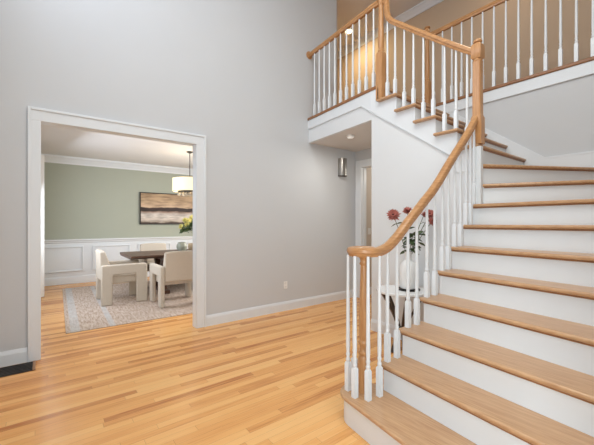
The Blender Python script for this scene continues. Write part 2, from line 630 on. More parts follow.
# windows of the front and the left wall of the hall
def flat_window(name, axis, plane, a0, a1, z0, z1, inward):
    mb = MB()
    t0, t1 = (plane, plane + 0.04 * inward) if inward > 0 else (plane + 0.04 * inward, plane)
    mid = (a0 + a1) / 2
    for (a, b, c, d) in ((a0, a1, z0, z0 + 0.07), (a0, a1, z1 - 0.07, z1), (a0, a0 + 0.07, z0, z1), (a1 - 0.07, a1, z0, z1), (mid - 0.02, mid + 0.02, z0, z1)):
        if axis == 'y':
            mb.box(a, b, t0, t1, c, d)
        else:
            mb.box(t0, t1, a, b, c, d)
    w = struct(mb, name, M['white'])
    pn = MB()
    if axis == 'y':
        pn.box(a0 + 0.07, a1 - 0.07, plane + 0.01 * inward, plane + 0.015 * inward, z0 + 0.07, z1 - 0.07)
    else:
        pn.box(plane + 0.01 * inward, plane + 0.015 * inward, a0 + 0.07, a1 - 0.07, z0 + 0.07, z1 - 0.07)
    pn.build('window_pane', M['pane'], w)


flat_window('window_2', 'y', FV, -0.4, 1.2, 2.75, 5.05, 1)
flat_window('window_3', 'y', FV, -0.4, 1.2, 0.25, 2.35, 1)
flat_window('window_4', 'x', FL, 1.8, 3.9, 3.7, 5.2, 1)
flat_window('window_added_dining', 'x', DR, 5.5, 7.3, 0.9, 2.4, -1)  # unseen window added to go with the dining fill lamp
flat_window('window_added_side', 'x', FL, -1.25, 0.65, 0.7, 2.3, 1)  # unseen window added to go with the lower side fill lamp

# cased opening trim (both faces and the jamb lining)
co = MB()
CW = 0.115
CWL = 0.088
co.box(OPL - CWL + 0.01, OPL + 0.012, WA - 0.022, WA, 0, OPH - 0.012)
co.box(OPR - 0.012, OPR + CW - 0.01, WA - 0.022, WA, 0, OPH - 0.012)
co.box(OPL - CWL + 0.01, OPR + CW - 0.01, WA - 0.022, WA, OPH - 0.012, OPH + CW - 0.02)
# raised outer band
co.box(OPL - CWL, OPL - CWL + 0.025, WA - 0.034, WA, 0, OPH + CW)
co.box(OPR + CW - 0.025, OPR + CW, WA - 0.034, WA, 0, OPH + CW)
co.box(OPL - CWL + 0.025, OPR + CW - 0.025, WA - 0.034, WA, OPH + CW - 0.025, OPH + CW)
co.box(OPL - CWL, OPL + 0.012, WB, WB + 0.02, 0, OPH + CW).box(OPR - 0.012, OPR + CW, WB, WB + 0.02, 0, OPH + CW)
co.box(OPL, OPR, WB, WB + 0.02, OPH - 0.012, OPH + CW)
co.box(OPL, OPL + 0.012, WA - 0.01, WB + 0.01, 0, OPH).box(OPR - 0.012, OPR, WA - 0.01, WB + 0.01, 0, OPH)
co.box(OPL + 0.012, OPR - 0.012, WA - 0.01, WB + 0.01, OPH - 0.012, OPH)
struct(co, 'trim_opening', M['white'], bevel=0.003, label='white casing around the dining room opening')


def baseboard(name, segs):
    mb = MB()
    for axis, plane, sgn, a, b in segs:
        prof = [(0, 0), (0.016, 0), (0.016, 0.105), (0.011, 0.125), (0.006, 0.14), (0, 0.14)]
        mb.prism([(plane + sgn * q, z) for q, z in prof], a, b, axis)
    return struct(mb, name, M['white'])


baseboard('baseboard_far', [('x', WA, -1, FL, OPL - CWL), ('x', WA, -1, OPR + CW, XN)])
baseboard('baseboard_stair', [('y', XB, -1, 1.46, VN), ('x', 4.09, -1, XN + 0.12, 6.8)])

# passage door casing
dc = MB()
cw = 0.115
dc.box(XN - 0.02, XN, DVB - 0.01, DVB + cw, 0, DH + cw).box(XN - 0.02, XN, DVA - cw, DVA + 0.01, 0, DH + cw)
dc.box(XN - 0.02, XN, DVA + 0.01, DVB - 0.01, DH - 0.01, DH + cw)
dc.box(XN - 0.01, XN + 0.13, DVB - 0.012, DVB, 0, DH).box(XN - 0.01, XN + 0.13, DVA, DVA + 0.012, 0, DH)
dc.box(XN - 0.01, XN + 0.13, DVA, DVB, DH - 0.012, DH)
dc.box(XN + 0.05, XN + 0.09, DVB - 0.024, DVB - 0.012, 0, DH - 0.012)
struct(dc, 'trim_passage_door', M['white'], bevel=0.003, label='white door casing at the end of the passage')

# ------------------------------------------------------------------ staircase
TT = 0.028                     # tread thickness
VE = 1.475                     # open end of the lower treads
LW = [(1.582, 1.37), (1.845, 1.69), (2.065, 1.915), (2.345, 2.14), (2.585, 2.40), (2.79, 2.60), (3.0, 2.85), (3.17, 3.10)]


def line_at(n, v):
    """u of the nosing of lower tread n (1..8) at depth v"""
    a, b = LW[n - 1]
    return b + (a - b) * (v - SW) / (VE - SW)


VNOSE = {11: 1.41, 12: 1.60, 13: 1.83, 14: 2.07, 15: 2.315, 16: 2.565}
NC = (1.74, 1.51)              # centre of the volute
stair = thing('staircase', 'curved oak staircase with white risers climbing to the balcony', 'staircase', (2.4, 0.8, 0), world_built=True)


def bullnose(r, inset):
    a0 = math.radians(171)
    pts = [(LW[0][1] + inset, SW)]
    for k in range(15):
        a = a0 - k * math.radians(171 + 12) / 14
        pts.append((NC[0] + r * math.cos(a), NC[1] + r * math.sin(a)))
    return pts


polys = {}
polys[1] = bullnose(0.16, 0) + [(line_at(2, 1.44) + 0.05, 1.44), (line_at(2, SW) + 0.05, SW)]
for n in range(2, 8):
    polys[n] = [(line_at(n, SW), SW), (line_at(n, VE), VE), (line_at(n + 1, VE) + 0.03, VE), (line_at(n + 1, 1.44) + 0.05, 1.44), (line_at(n + 1, SW) + 0.05, SW)]
L9, R9 = (3.258, 1.378), (3.96, SW)
L10, R10 = (3.258, 1.392), (XH, 0.735)
polys[8] = [(line_at(8, SW), SW), (line_at(8, 1.445), 1.445), (3.215, 1.445), (3.215, 1.43), (3.27, 1.40), (R9[0] + 0.05, SW)]
polys[9] = [L9, (R9[0], SW), (XH, SW), (XH, R10[1] + 0.05), (3.30, 1.43), (3.258, 1.43)]
polys[10] = [L10, R10, (XH, 1.46), (3.258, 1.46)]
polys[11] = [(3.215, VNOSE[11]), (XH, VNOSE[11]), (XH, VNOSE[12] + 0.05), (3.215, VNOSE[12] + 0.03)]
for n in (12, 13, 14, 15):
    polys[n] = [(3.215, VNOSE[n]), (XH, VNOSE[n]), (XH, VNOSE[n + 1] + 0.05), (3.215, VNOSE[n + 1] + 0.03)]
for n, pl in polys.items():
    z = n * R
    part(MB().prism(pl, z - TT, z), 'tread', M['tread'] if n < 10 else M['tread_across'], stair, bevel=0.011, seg=3)


def offset_strip(p, q, d0, d1):
    """thin plan strip behind the line p->q (behind = towards higher steps)"""
    P, Q = Vector(p), Vector(q)
    t = (Q - P).normalized()
    nrm = Vector((-t.y, t.x))
    return [tuple(P + nrm * d0), tuple(Q + nrm * d0), tuple(Q + nrm * d1), tuple(P + nrm * d1)]


part(MB().prism(bullnose(0.135, 0.028) + [(line_at(2, 1.44) + 0.03, 1.44), (line_at(2, SW) + 0.03, SW)], 0, R - TT), 'riser', M['white'], stair, smooth=True)
for n in range(2, 9):
    pl = [(line_at(n, SW) + 0.028, SW), (line_at(n, SW) + 0.046, SW), (line_at(n, 1.445) + 0.046, 1.445), (line_at(n, 1.445) + 0.028, 1.445)]
    part(MB().prism(pl, (n - 1) * R, n * R - TT), 'riser', M['white'], stair)
part(MB().prism(offset_strip(R9, (3.218, 1.447), -0.028, -0.046), 8 * R, 9 * R - TT), 'riser', M['white'], stair)
part(MB().prism(offset_strip(R10, (3.205, 1.421), -0.028, -0.046), 9 * R, 10 * R - TT), 'riser', M['white'], stair)
for n in range(11, 16):
    part(MB().box(XB - 0.012, XH, VNOSE[n] + 0.028, VNOSE[n] + 0.046, (n - 1) * R, n * R - TT), 'riser', M['white'], stair)
part(MB().box(3.25, XH, VNOSE[16] + 0.028, VNOSE[16] + 0.04, 15 * R, 3.0), 'riser', M['white'], stair)
part(MB().box(3.215, 3.268, 1.385, 1.458, 7 * R, 11 * R - TT), 'corner_post', M['white'], stair, bevel=0.003)
part(MB().box(XB - 0.012, XB + 0.03, 1.44, 1.64, 10 * R - 0.05, 11 * R - TT), 'corner_panel', M['white'], stair)
# dark oak moulding added under each nosing to deepen the shade there
def add_shade_moulding(pl, z):
    return part(MB().prism(pl, z - TT - 0.011, z - TT), 'shade_moulding', M['strip'], stair, bevel=0.003)


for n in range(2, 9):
    add_shade_moulding([(line_at(n, SW) + 0.012, SW), (line_at(n, 1.447) + 0.012, 1.447), (line_at(n, 1.447) + 0.03, 1.447), (line_at(n, SW) + 0.03, SW)], n * R)
add_shade_moulding(offset_strip(R9, (3.262, 1.371), -0.012, -0.03), 9 * R)
add_shade_moulding(offset_strip(R10, (3.262, 1.391), -0.012, -0.03), 10 * R)
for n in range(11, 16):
    add_shade_moulding([(XB - 0.012, VNOSE[n] + 0.012), (XH, VNOSE[n] + 0.012), (XH, VNOSE[n] + 0.03), (XB - 0.012, VNOSE[n] + 0.03)], n * R)
# landing nosing
part(MB().box(XB - 0.02, XH, VNOSE[16], 2.62, 3.0, TOPZ), 'landing_nosing', M['tread_across'], stair, bevel=0.011, seg=3)
# closed side panel of the lower flight
sd = []
for n in range(2, 9):
    u = line_at(n, 1.44) + 0.03
    sd += [(u, (n - 1) * R - TT if n > 2 else R - TT), (u, n * R - TT)]
sd += [(3.24, 8 * R - TT), (3.24, 9 * R - TT), (XB, 9 * R - TT), (XB, 0), (line_at(2, 1.44) + 0.03, 0)]
part(MB().prism(sd, 1.42, 1.445, 'y'), 'side_panel', M['white'], stair)
# stringer of the upper flight (proud of the white wall), runs into the balcony fascia board
saw = [(1.445, 10 * R)]
saw += [(1.445, 11 * R - TT)]
for n in range(12, 17):
    v = VNOSE[n] + 0.037
    zt = n * R - TT if n < 16 else 3.0
    saw += [(v, (n - 1) * R - TT), (v, zt)]
st = saw[1:] + [(VN, 3.0), (VN, 2.739), (1.445, 1.848)]
sb = MB().prism(st, XB - 0.014, XB, 'x')
sb.prism([(VN, 2.739), (VN, 3.0), (WA, 3.0), (WA, 2.865), (2.90, 2.865)], XB - 0.014, XB, 'x')
part(lean(sb), 'stringer', M['white'], stair)
cap = MB()
cap.prism([(1.445, 1.848), (2.72, 2.739), (2.895, 2.862), (2.895, 2.880), (2.72, 2.757), (1.445, 1.866)], XB - 0.018, XB - 0.012, 'x')
cap.box(XB - 0.018, XB - 0.012, 2.895, WA, 2.862, 2.88)
part(lean(cap), 'stringer_bead', M['white'], stair)
# skirt board along the stairwell wall
sk = MB().prism([(SW, 1.65), (SW, 2.078), (1.23, 2.078), (2.46, 3.0), (2.565, 3.0), (2.565, 2.8), (1.35, 1.85), (1.2, 1.65)], XH - 0.016, XH, 'x')
part(sk, 'skirt_board', M['white'], stair)
skc = MB().prism([(SW, 2.058), (SW, 2.08), (1.23, 2.08), (2.46, 3.002), (2.46, 2.978), (1.235, 2.058)], XH - 0.019, XH - 0.01, 'x')
part(skc, 'skirt_cap', M['white'], stair)

# white wall under the upper flight, balcony fascia
wc = saw + [(VN, 3.0), (VN, 0), (1.445, 0)]
wcm = MB().prism(wc, XB, XB + 0.05, 'x')
wcm.box(XB, XB + 0.05, VN, WA, 2.645, 3.0)
struct(lean(wcm), 'wall_under_stairs', M['white_wall'], label='white wall under the upper flight and balcony')
# hall fascia and oak edge strips of the upper floor
struct(MB().box(XH - 0.014, XH, SW, 2.6, 2.88, 3.0).box(XH - 0.022, XH, SW, 2.6, 2.865, 2.885), 'trim_hall_fascia', M['white'])
struct(lean(MB().box(XB - 0.03, XB + 0.09, 2.62, VN, 3.0, TOPZ).box(XB - 0.03, XB + 0.09, VN, WA, 3.0, TOPZ)), 'trim_balcony_edge', M['strip'], bevel=0.01)
struct(MB().box(XH - 0.03, XH + 0.05, SW, 2.6, 3.0, TOPZ), 'trim_hall_edge', M['strip'], bevel=0.01)


# ------------------------------------------------------------------ balustrades
def baluster_mesh(mb, x, y, z0, z1, hb=0.20):
    L = z1 - z0
    s = 0.0165
    # square foot with chamfered shoulders
    rings = []
    for r, z in ((s, 0), (s, hb - 0.012), (0.011, hb)):
        rings.append([mb.bm.verts.new((x + a * r, y + b * r, z0 + z)) for a, b in ((-1, -1), (1, -1), (1, 1), (-1, 1))])
    for a, b in zip(rings, rings[1:]):
        for k in range(4):
            j = (k + 1) % 4
            mb.bm.faces.new([a[k], a[j], b[j], b[k]])
    mb.bm.faces.new(rings[0][::-1])
    mb.bm.faces.new(rings[-1])
    prof = [(0.0115, hb - 0.002), (0.0155, hb + 0.012), (0.0155, hb + 0.02), (0.0105, hb + 0.032), (0.0145, hb + 0.048), (0.0145, hb + 0.054),
            (0.0115, hb + 0.066), (0.0145, hb + 0.11), (0.0135, hb + 0.2), (0.0095, L - 0.02), (0.0095, L)]
    mb.lathe(prof, (x, y, z0), 10)


RP = [(s * 0.031, t * 0.031) for s, t in ((-0.6, -1), (0.6, -1), (0.72, -0.5), (0.78, -0.3), (1, -0.12), (1.02, 0.3), (0.85, 0.75), (0.45, 0.97), (0, 1.03), (-0.45, 0.97), (-0.85, 0.75), (-1.02, 0.3), (-1, -0.12), (-0.78, -0.3), (-0.72, -0.5))]


def smooth_path(pts, n=6):
    P = [Vector(p) for p in pts]
    out = []
    for i in range(len(P) - 1):
        p0, p1, p2, p3 = P[max(i - 1, 0)], P[i], P[i + 1], P[min(i + 2, len(P) - 1)]
        for k in range(n):
            t = k / n
            out.append(0.5 * ((2 * p1) + (-p0 + p2) * t + (2 * p0 - 5 * p1 + 4 * p2 - p3) * t * t + (-p0 + 3 * p1 - 3 * p2 + p3) * t ** 3))
    out.append(P[-1])
    return out


VB = 1.44                       # baluster line of the lower flight
UB = 3.295                      # baluster line of the upper flight and balcony
bal = thing('stair_balustrade', 'oak handrail with scrolled end and white balusters following the curved stairs', 'balustrade', (1.74, 1.51, R), world_built=True)
low = [(1.79, VB - 0.005, 1.150), (1.86, VB, 1.163), (1.93, VB, 1.190), (2.035, VB, 1.258), (2.164, VB, 1.362), (2.36, VB, 1.510), (2.54, VB, 1.650), (2.783, VB, 1.884), (3.07, VB, 2.150), (3.25, VB, 2.335)]
lowp = smooth_path(low)
hr = MB()
# scroll: from the straight run the rail winds round the newel
vol = []
for k in range(19):
    a = -math.pi / 2 - k * math.radians(400) / 18
    r = 0.09 - 0.055 * max(0, k - 6) / 12
    vol.append((NC[0] + 0.02 + r * math.cos(a), NC[1] + 0.012 + r * math.sin(a), 1.150))
hr.sweep([tuple(p) for p in vol[::-1]] + [tuple(p) for p in lowp], RP)
hrail = part(hr, 'handrail', M['rail'], bal, smooth=True)
vc = MB().lathe([(0.03, 1.115), (0.062, 1.122), (0.07, 1.145), (0.064, 1.172), (0.04, 1.181)], (NC[0], NC[1] + 0.005, 0), 24)
part(vc, 'volute_cap', M['rail'], bal, smooth=True)

up = [(UB, 1.46, 2.975), (UB, 1.70, 3.157), (UB, 2.30, 3.646), (UB, 2.40, 3.728), (UB, 2.462, 3.80), (UB, 2.494, 3.89), (UB, 2.50, 3.97), (UB, 2.51, 4.035), (UB, 2.55, 4.068)]
upp = smooth_path(up)
part(MB().sweep([tuple(p) for p in upp], RP, side=(1, 0, 0)), 'handrail', M['rail'], bal, smooth=True)


def rail_z(path, idx, q):
    for a, b in zip(path, path[1:]):
        if a[idx] <= q <= b[idx] + 1e-6 and b[idx] > a[idx]:
            t = (q - a[idx]) / (b[idx] - a[idx])
            return a[2] + (b[2] - a[2]) * t
    return path[0][2]


# starting newel: turned oak post
part(MB().lathe([(0.038, R), (0.038, R + 0.23), (0.032, R + 0.245), (0.030, R + 0.255), (0.037, R + 0.262), (0.038, R + 0.275), (0.030, R + 0.285), (0.027, R + 0.305),
                 (0.031, R + 0.325), (0.038, R + 0.335), (0.038, R + 0.347), (0.029, R + 0.358), (0.033, R + 0.40), (0.033, R + 0.50), (0.023, 1.04), (0.022, 1.055), (0.031, 1.065), (0.024, 1.08), (0.026, 1.10), (0.042, 1.118), (0.042, 1.125)],
                (NC[0], NC[1], 0), 20), 'newel_post', M['newel'], bal, smooth=True)


def square_newel(c, z0, zb, zt, zc, half=0.045):
    mb = MB()
    x, y = c
    rings = []
    for r, z in ((half, z0), (half, zb - 0.025), (half * 0.8, zb)):
        rings.append([mb.bm.verts.new((x + a * r, y + b * r, z)) for a, b in ((-1, -1), (1, -1), (1, 1), (-1, 1))])
    for a, b in zip(rings, rings[1:]):
        for k in range(4):
            j = (k + 1) % 4
            mb.bm.faces.new([a[k], a[j], b[j], b[k]])
    mb.bm.faces.new(rings[0][::-1])
    mb.bm.faces.new(rings[-1])
    mb.lathe([(half * 0.8, zb - 0.005), (half * 0.92, zb + 0.02), (half * 0.7, zb + 0.035), (half * 0.82, zb + 0.06), (half * 0.8, zb + 0.2), (half * 0.62, zt - 0.03),
              (half * 0.6, zt)], (x, y, 0), 20)
    # shaft above and mushroom cap
    mb.lathe([(half * 0.6, zt - 0.002), (half * 0.85, zt + 0.015), (half * 0.85, zc - 0.06), (half * 0.6, zc - 0.045), (half * 0.62, zc - 0.032), (half * 1.0, zc - 0.024),
              (half * 0.98, zc - 0.012), (half * 0.5, zc)], (x, y, 0), 20)
    return mb


# newel at the turn: square foot, square shaft, turned neck and button cap
mn = MB()
x, y = 3.27, 1.435
rings = []
for r, z in ((0.048, 2.09), (0.048, 2.34), (0.037, 2.365), (0.035, 2.86), (0.037, 2.875)):
    rings.append([mn.bm.verts.new((x + a * r, y + b * r, z)) for a, b in ((-1, -0.8), (-0.8, -1), (0.8, -1), (1, -0.8), (1, 0.8), (0.8, 1), (-0.8, 1), (-1, 0.8))])
for a, b in zip(rings, rings[1:]):
    for k in range(8):
        j = (k + 1) % 8
        mn.bm.faces.new([a[k], a[j], b[j], b[k]])
mn.bm.faces.new(rings[0][::-1])
mn.bm.faces.new(rings[-1])
mn.lathe([(0.034, 2.87), (0.042, 2.878), (0.042, 2.888), (0.034, 2.896), (0.034, 2.91)], (x, y, 0), 20)
# square head block with eased shoulders
hd = []
for r, z in ((0.034, 2.895), (0.044, 2.91), (0.044, 3.025), (0.034, 3.042)):
    hd.append([mn.bm.verts.new((x + a * r, y + b * r, z)) for a, b in ((-1, -1), (1, -1), (1, 1), (-1, 1))])
for a, b in zip(hd, hd[1:]):
    for k in range(4):
        j = (k + 1) % 4
        mn.bm.faces.new([a[k], a[j], b[j], b[k]])
mn.bm.faces.new(hd[0][::-1])
mn.bm.faces.new(hd[-1])
mn.lathe([(0.024, 3.035), (0.024, 3.052), (0.039, 3.058), (0.039, 3.068), (0.028, 3.084), (0.008, 3.09)], (x, y, 0), 20)
part(mn, 'newel_post', M['newel'], bal, smooth=True)
part(square_newel((UB, 2.585), 15 * R, 3.44, 4.02, 4.22), 'newel_post', M['newel'], bal, smooth=True)

# balusters of the scroll
for deg, rr in ((80, 0.105), (129, 0.107), (186, 0.102), (236, 0.106), (292, 0.108)):
    a = math.radians(deg)
    mb = MB()
    baluster_mesh(mb, NC[0] + rr * math.cos(a), NC[1] + rr * math.sin(a), R, 1.125)
    part(mb, 'baluster', M['white'], bal, smooth=True)
# two on each lower tread
for n, us_ in ((2, (1.905, 2.015)), (3, (2.15, 2.265)), (4, (2.405, 2.52)), (5, (2.64, 2.735)), (6, (2.845, 2.945)), (7, (3.05, 3.135)), (8, (3.205,))):
    for u in us_:
        mb = MB()
        baluster_mesh(mb, u, VB, n * R, rail_z([tuple(p) for p in lowp], 0, u) - 0.025, 0.20)
        part(mb, 'baluster', M['white'], bal, smooth=True)
# upper flight
UP = [tuple(p) for p in upp]
for n, vs in ((12, (1.655, 1.775)), (13, (1.90, 2.015)), (14, (2.137, 2.256)), (15, (2.38, 2.49)), (11, (1.545,))):
    for v in vs:
        mb = MB()
        zt = rail_z(UP, 1, v) - 0.03 if v < 2.45 else 3.78
        baluster_mesh(mb, UB, v, n * R, zt, 0.20)
        part(mb, 'baluster', M['white'], bal, smooth=True)

# balcony
bb = thing('balcony_balustrade', 'short straight oak and white balustrade along the balcony edge meeting the grey wall', 'balustrade', (UB, 3.4, TOPZ), world_built=True)
part(lean(MB().sweep([(UB, 2.62, 4.07), (UB, VN, 4.07), (UB, 4.105, 4.07)], RP, side=(1, 0, 0))), 'handrail', M['rail'], bb, smooth=True)
part(MB().lathe([(0.046, 0), (0.05, 0.010), (0.062, 0.016), (0.062, 0.024)], (UB + 0.136, WA - 0.024, 4.07), 20, 'y'), 'rosette', M['rail'], bb, smooth=True)
for k in range(11):
    mb = MB()
    v = 2.70 + k * 0.1285
    baluster_mesh(mb, UB + 0.14 * max(0, v - 2.72) / 1.41, v, TOPZ, 4.045, 0.20)
    part(mb, 'baluster', M['white'], bb, smooth=True)

# upper hall
hb_ = thing('hall_balustrade', 'long straight oak and white balustrade high on the right above the grey stairwell wall', 'balustrade', (XH, 1.4, TOPZ), world_built=True)
UH = XH + 0.0
part(MB().sweep([(UH, SW, 4.07), (UH, 2.64, 4.07)], RP, side=(1, 0, 0)), 'handrail', M['rail'], hb_, smooth=True)
part(square_newel((UH + 0.01, 2.665), 3.0, 3.42, 4.02, 4.22, 0.042), 'newel_post', M['newel'], hb_, smooth=True)
for k in range(19):
    v = 2.56 - 0.1335 * k
    if v < SW + 0.03:
        break
    mb = MB()
    baluster_mesh(mb, UH, v, TOPZ, 4.045, 0.20)
    part(mb, 'baluster', M['white'], hb_, smooth=True)


# ------------------------------------------------------------------ hall details
t = thing('wall_outlet', 'small white power outlet low on the grey wall above the baseboard', 'outlet', (2.955, WA, 0.39), world_built=True)
part(MB().box(2.92, 2.99, WA - 0.006, WA, 0.335, 0.45), 'cover_plate', M['plate'], t, bevel=0.003)
for z in (0.365, 0.42):
    s = part(MB().box(2.937, 2.973, WA - 0.009, WA - 0.005, z - 0.017, z + 0.017), 'socket', M['plate'], t, bevel=0.003)
    part(MB().box(2.945, 2.948, WA - 0.0095, WA - 0.008, z - 0.006, z + 0.008).box(2.962, 2.965, WA - 0.0095, WA - 0.008, z - 0.006, z + 0.008), 'slot', M['slot'], s, of=t)

ch = thing('door_chime', 'brushed metal half-cylinder wall box high on the grey wall beside the passage door', 'chime', (4.17, WA, 2.16), world_built=True)
arc = [(4.17 - 0.085, WA), (4.17 - 0.085, WA - 0.02)] + [(4.17 - 0.085 * math.cos(math.pi * k / 16), WA - 0.02 - 0.075 * math.sin(math.pi * k / 16)) for k in range(17)] + [(4.17 + 0.085, WA - 0.02), (4.17 + 0.085, WA)]
arc = arc[:1] + arc[2:-2] + arc[-1:]
part(MB().prism(arc, 2.175, 2.46), 'cover', M['nickel'], ch, smooth=True)
part(MB().prism([(4.17 + (a - 4.17) * 1.03, WA + (b - WA) * 1.03) for a, b in arc], 2.46, 2.472), 'top_cap', M['nickel'], ch, smooth=True)
part(MB().prism([(4.17 + (a - 4.17) * 1.03, WA + (b - WA) * 1.03) for a, b in arc], 2.163, 2.175), 'bottom_cap', M['slot'], ch, smooth=True)

sm = thing('passage_ceiling_fixture', 'small white round ceiling fixture in the passage under the balcony, given an added glow', 'ceiling fixture', (3.62, 3.40, 2.645), world_built=True)
part(MB().lathe([(0.058, 2.645), (0.058, 2.63), (0.052, 2.618)], (3.62, 3.40, 0), 24), 'housing', M['plate'], sm, smooth=True)
part(MB().lathe([(0.046, 2.62), (0.042, 2.608), (0.022, 2.602)], (3.62, 3.40, 0), 24), 'lens', M['glow_added'], sm, smooth=True)  # added glow on the disc
area('passage_fill', (3.62, 3.40, 2.595), (0, 0, -1), 0.06, 0.06, 6, (1.0, 0.97, 0.90), 'DISK')  # fill lamp added to brighten the passage

sw = thing('light_switch', 'white light switch plate on the beige wall beyond the passage door', 'light switch', (4.86, 4.09, 1.2), world_built=True)
part(MB().box(4.82, 4.90, 4.083, 4.09, 1.13, 1.25), 'cover_plate', M['plate'], sw, bevel=0.002)
part(MB().box(4.845, 4.875, 4.078, 4.084, 1.16, 1.22), 'rocker', M['plate'], sw, bevel=0.002)

rg = thing('floor_register', 'dark slotted floor vent at the foot of the grey wall', 'floor vent', (-0.35, 3.97, 0), world_built=True)
part(MB().box(-0.495, -0.055, 3.85, 4.10, 0, 0.004).box(-0.49, -0.09, 3.865, 4.085, 0.004, 0.0045), 'recess_tray', M['black'], rg)
fr = MB().box(-0.075, -0.055, 3.85, 4.10, 0.004, 0.007)
part(fr, 'oak_end', M['strip'], rg)
for k in range(6):
    y = 3.872 + k * 0.038
    part(MB().box(-0.49, -0.08, y, y + 0.012, 0.004, 0.008), 'louver', M['black'], rg)

# upper hall ceiling lamp (lit)
cl = thing('hall_ceiling_lamp', 'lit round ceiling lamp glowing warm in the upper hall', 'ceiling lamp', (5.18, 4.92, CEIL), world_built=True)
part(MB().lathe([(0.085, CEIL), (0.085, CEIL - 0.02), (0.075, CEIL - 0.03)], (5.18, 4.92, 0), 24), 'trim_ring', M['white'], cl, smooth=True)
part(MB().lathe([(0.07, CEIL - 0.028), (0.065, CEIL - 0.055), (0.03, CEIL - 0.07)], (5.18, 4.92, 0), 24), 'lens', M['lens'], cl, smooth=True)
area('upper_hall_glow', (5.18, 4.92, CEIL - 0.075), (0, 0, -1), 0.09, 0.09, 18, (1.0, 0.80, 0.46), 'DISK')
area('upper_hall_glow_near', (5.1, 1.9, CEIL - 0.03), (0, 0, -1), 0.14, 0.14, 5, (1.0, 0.78, 0.54), 'DISK')

# ------------------------------------------------------------------ side table, vase and flowers behind the balusters
TX, TY, TZ = 2.985, 2.07, 0.65
tb = thing('side_table', 'small round white-topped table on dark curved legs by the white wall', 'side table', (TX, TY, 0), world_built=True)
part(MB().lathe([(0.25, TZ - 0.03), (0.262, TZ - 0.024), (0.262, TZ - 0.006), (0.255, TZ)], (TX, TY, 0), 40), 'tabletop', M['stone'], tb, smooth=True)
for k in range(5):
    a = math.radians(12 + 72 * k)
    ca, sa = math.cos(a), math.sin(a)
    path = []
    for i in range(15):
        z = (TZ - 0.03) * i / 14
        w = z / (TZ - 0.03)
        r = 0.042 + 0.185 * abs(w - 0.36) ** 1.45 / (0.64 ** 1.45)
        path.append((TX + r * ca, TY + r * sa, z))
    prof = [(-0.016, -0.011), (0.016, -0.011), (0.016, 0.011), (-0.016, 0.011)]
    part(MB().sweep(path, prof, side=(-sa, ca, 0)), 'leg', M['leg_wood'], tb, smooth=True)
part(MB().lathe([(0.036, 0.205), (0.045, 0.215), (0.045, 0.245), (0.036, 0.255)], (TX, TY, 0), 20), 'waist_ring', M['leg_wood'], tb, smooth=True)

VX, VY = 3.02, 2.02
tr_ = tag(MB().lathe([(0.11, 0), (0.118, 0.004), (0.118, 0.012), (0.112, 0.012), (0.108, 0.006)], (0, 0, 0), 32).build('round_tray', M['black'], smooth=True, origin=(0, 0, 0)),
          'thin dark round tray under the white vase', 'tray')
tr_.location = (VX, VY, TZ)
vs = MB().lathe([(0.06, 0), (0.078, 0.006), (0.086, 0.05), (0.087, 0.17), (0.082, 0.235), (0.06, 0.275), (0.038, 0.295), (0.034, 0.33), (0.036, 0.375), (0.041, 0.385),
                 (0.036, 0.385), (0.030, 0.37), (0.028, 0.32)], (0, 0, 0), 32).build('flower_vase', M['ceramic'], smooth=True)
vs.location = (VX, VY, TZ + 0.0125)
tag(vs, 'white ceramic bottle vase standing on the small round table', 'vase')
VTOP = TZ + 0.0125 + 0.385


def leaf_blade(mb, base, d, ln, wd):
    d = Vector(d).normalized()
    s = d.cross(Vector((0.3, 0.2, 1))).normalized()
    n = s.cross(d)
    b = Vector(base)
    prof = ((0, 0.06), (0.25, 0.75), (0.5, 1.0), (0.75, 0.7), (1, 0.05))
    top, bot = [], []
    for f, w in prof:
        c = b + d * ln * f - Vector((0, 0, 1)) * ln * 0.18 * f * f
        top.append([mb.bm.verts.new(c + s * wd * w * q + n * (0.0016 - abs(q) * 0.002 + (0.12 * wd) * abs(q))) for q in (-1, 0, 1)])
        bot.append([mb.bm.verts.new(c + s * wd * w * q + n * (-0.0012 + (0.12 * wd) * abs(q))) for q in (-1, 0, 1)])
    for i in range(4):
        for k in range(2):
            mb.bm.faces.new([top[i][k], top[i][k + 1], top[i + 1][k + 1], top[i + 1][k]])
            mb.bm.faces.new([bot[i][k], bot[i + 1][k], bot[i + 1][k + 1], bot[i][k + 1]])
        mb.bm.faces.new([top[i][0], top[i + 1][0], bot[i + 1][0], bot[i][0]])
        mb.bm.faces.new([top[i][2], bot[i][2], bot[i + 1][2], top[i + 1][2]])


def petal_head(mb, c, nrm, rad, layers=4, count=13):
    n = Vector(nrm).normalized()
    s = n.cross(Vector((0, 0, 1)) if abs(n.z) < 0.9 else Vector((1, 0, 0))).normalized()
    u = s.cross(n)
    for L in range(layers):
        lift = L / layers
        for k in range(count):
            a = 2 * math.pi * (k + 0.5 * (L % 2)) / count + random.uniform(-0.1, 0.1)
            d = (s * math.cos(a) + u * math.sin(a)) * math.cos(lift * 1.1) + n * math.sin(lift * 1.1)
            ln = rad * random.uniform(0.85, 1.1) * (1 - 0.25 * lift)
            side = d.cross(n).normalized() * rad * 0.17
            b = Vector(c) + n * 0.004 * L
            p0, p1, p2, p3 = b, b + d * ln * 0.55 + side, b + d * ln, b + d * ln * 0.55 - side
            q = n * 0.0015
            vt = [mb.bm.verts.new(p) for p in (p0 + q, p1 + q, p2 + q, p3 + q)]
            vb_ = [mb.bm.verts.new(p) for p in (p0 - q, p1 - q, p2 - q, p3 - q)]
            mb.bm.faces.new(vt)
            mb.bm.faces.new(vb_[::-1])
            for i in range(4):
                j = (i + 1) % 4
                mb.bm.faces.new([vt[i], vb_[i], vb_[j], vt[j]])


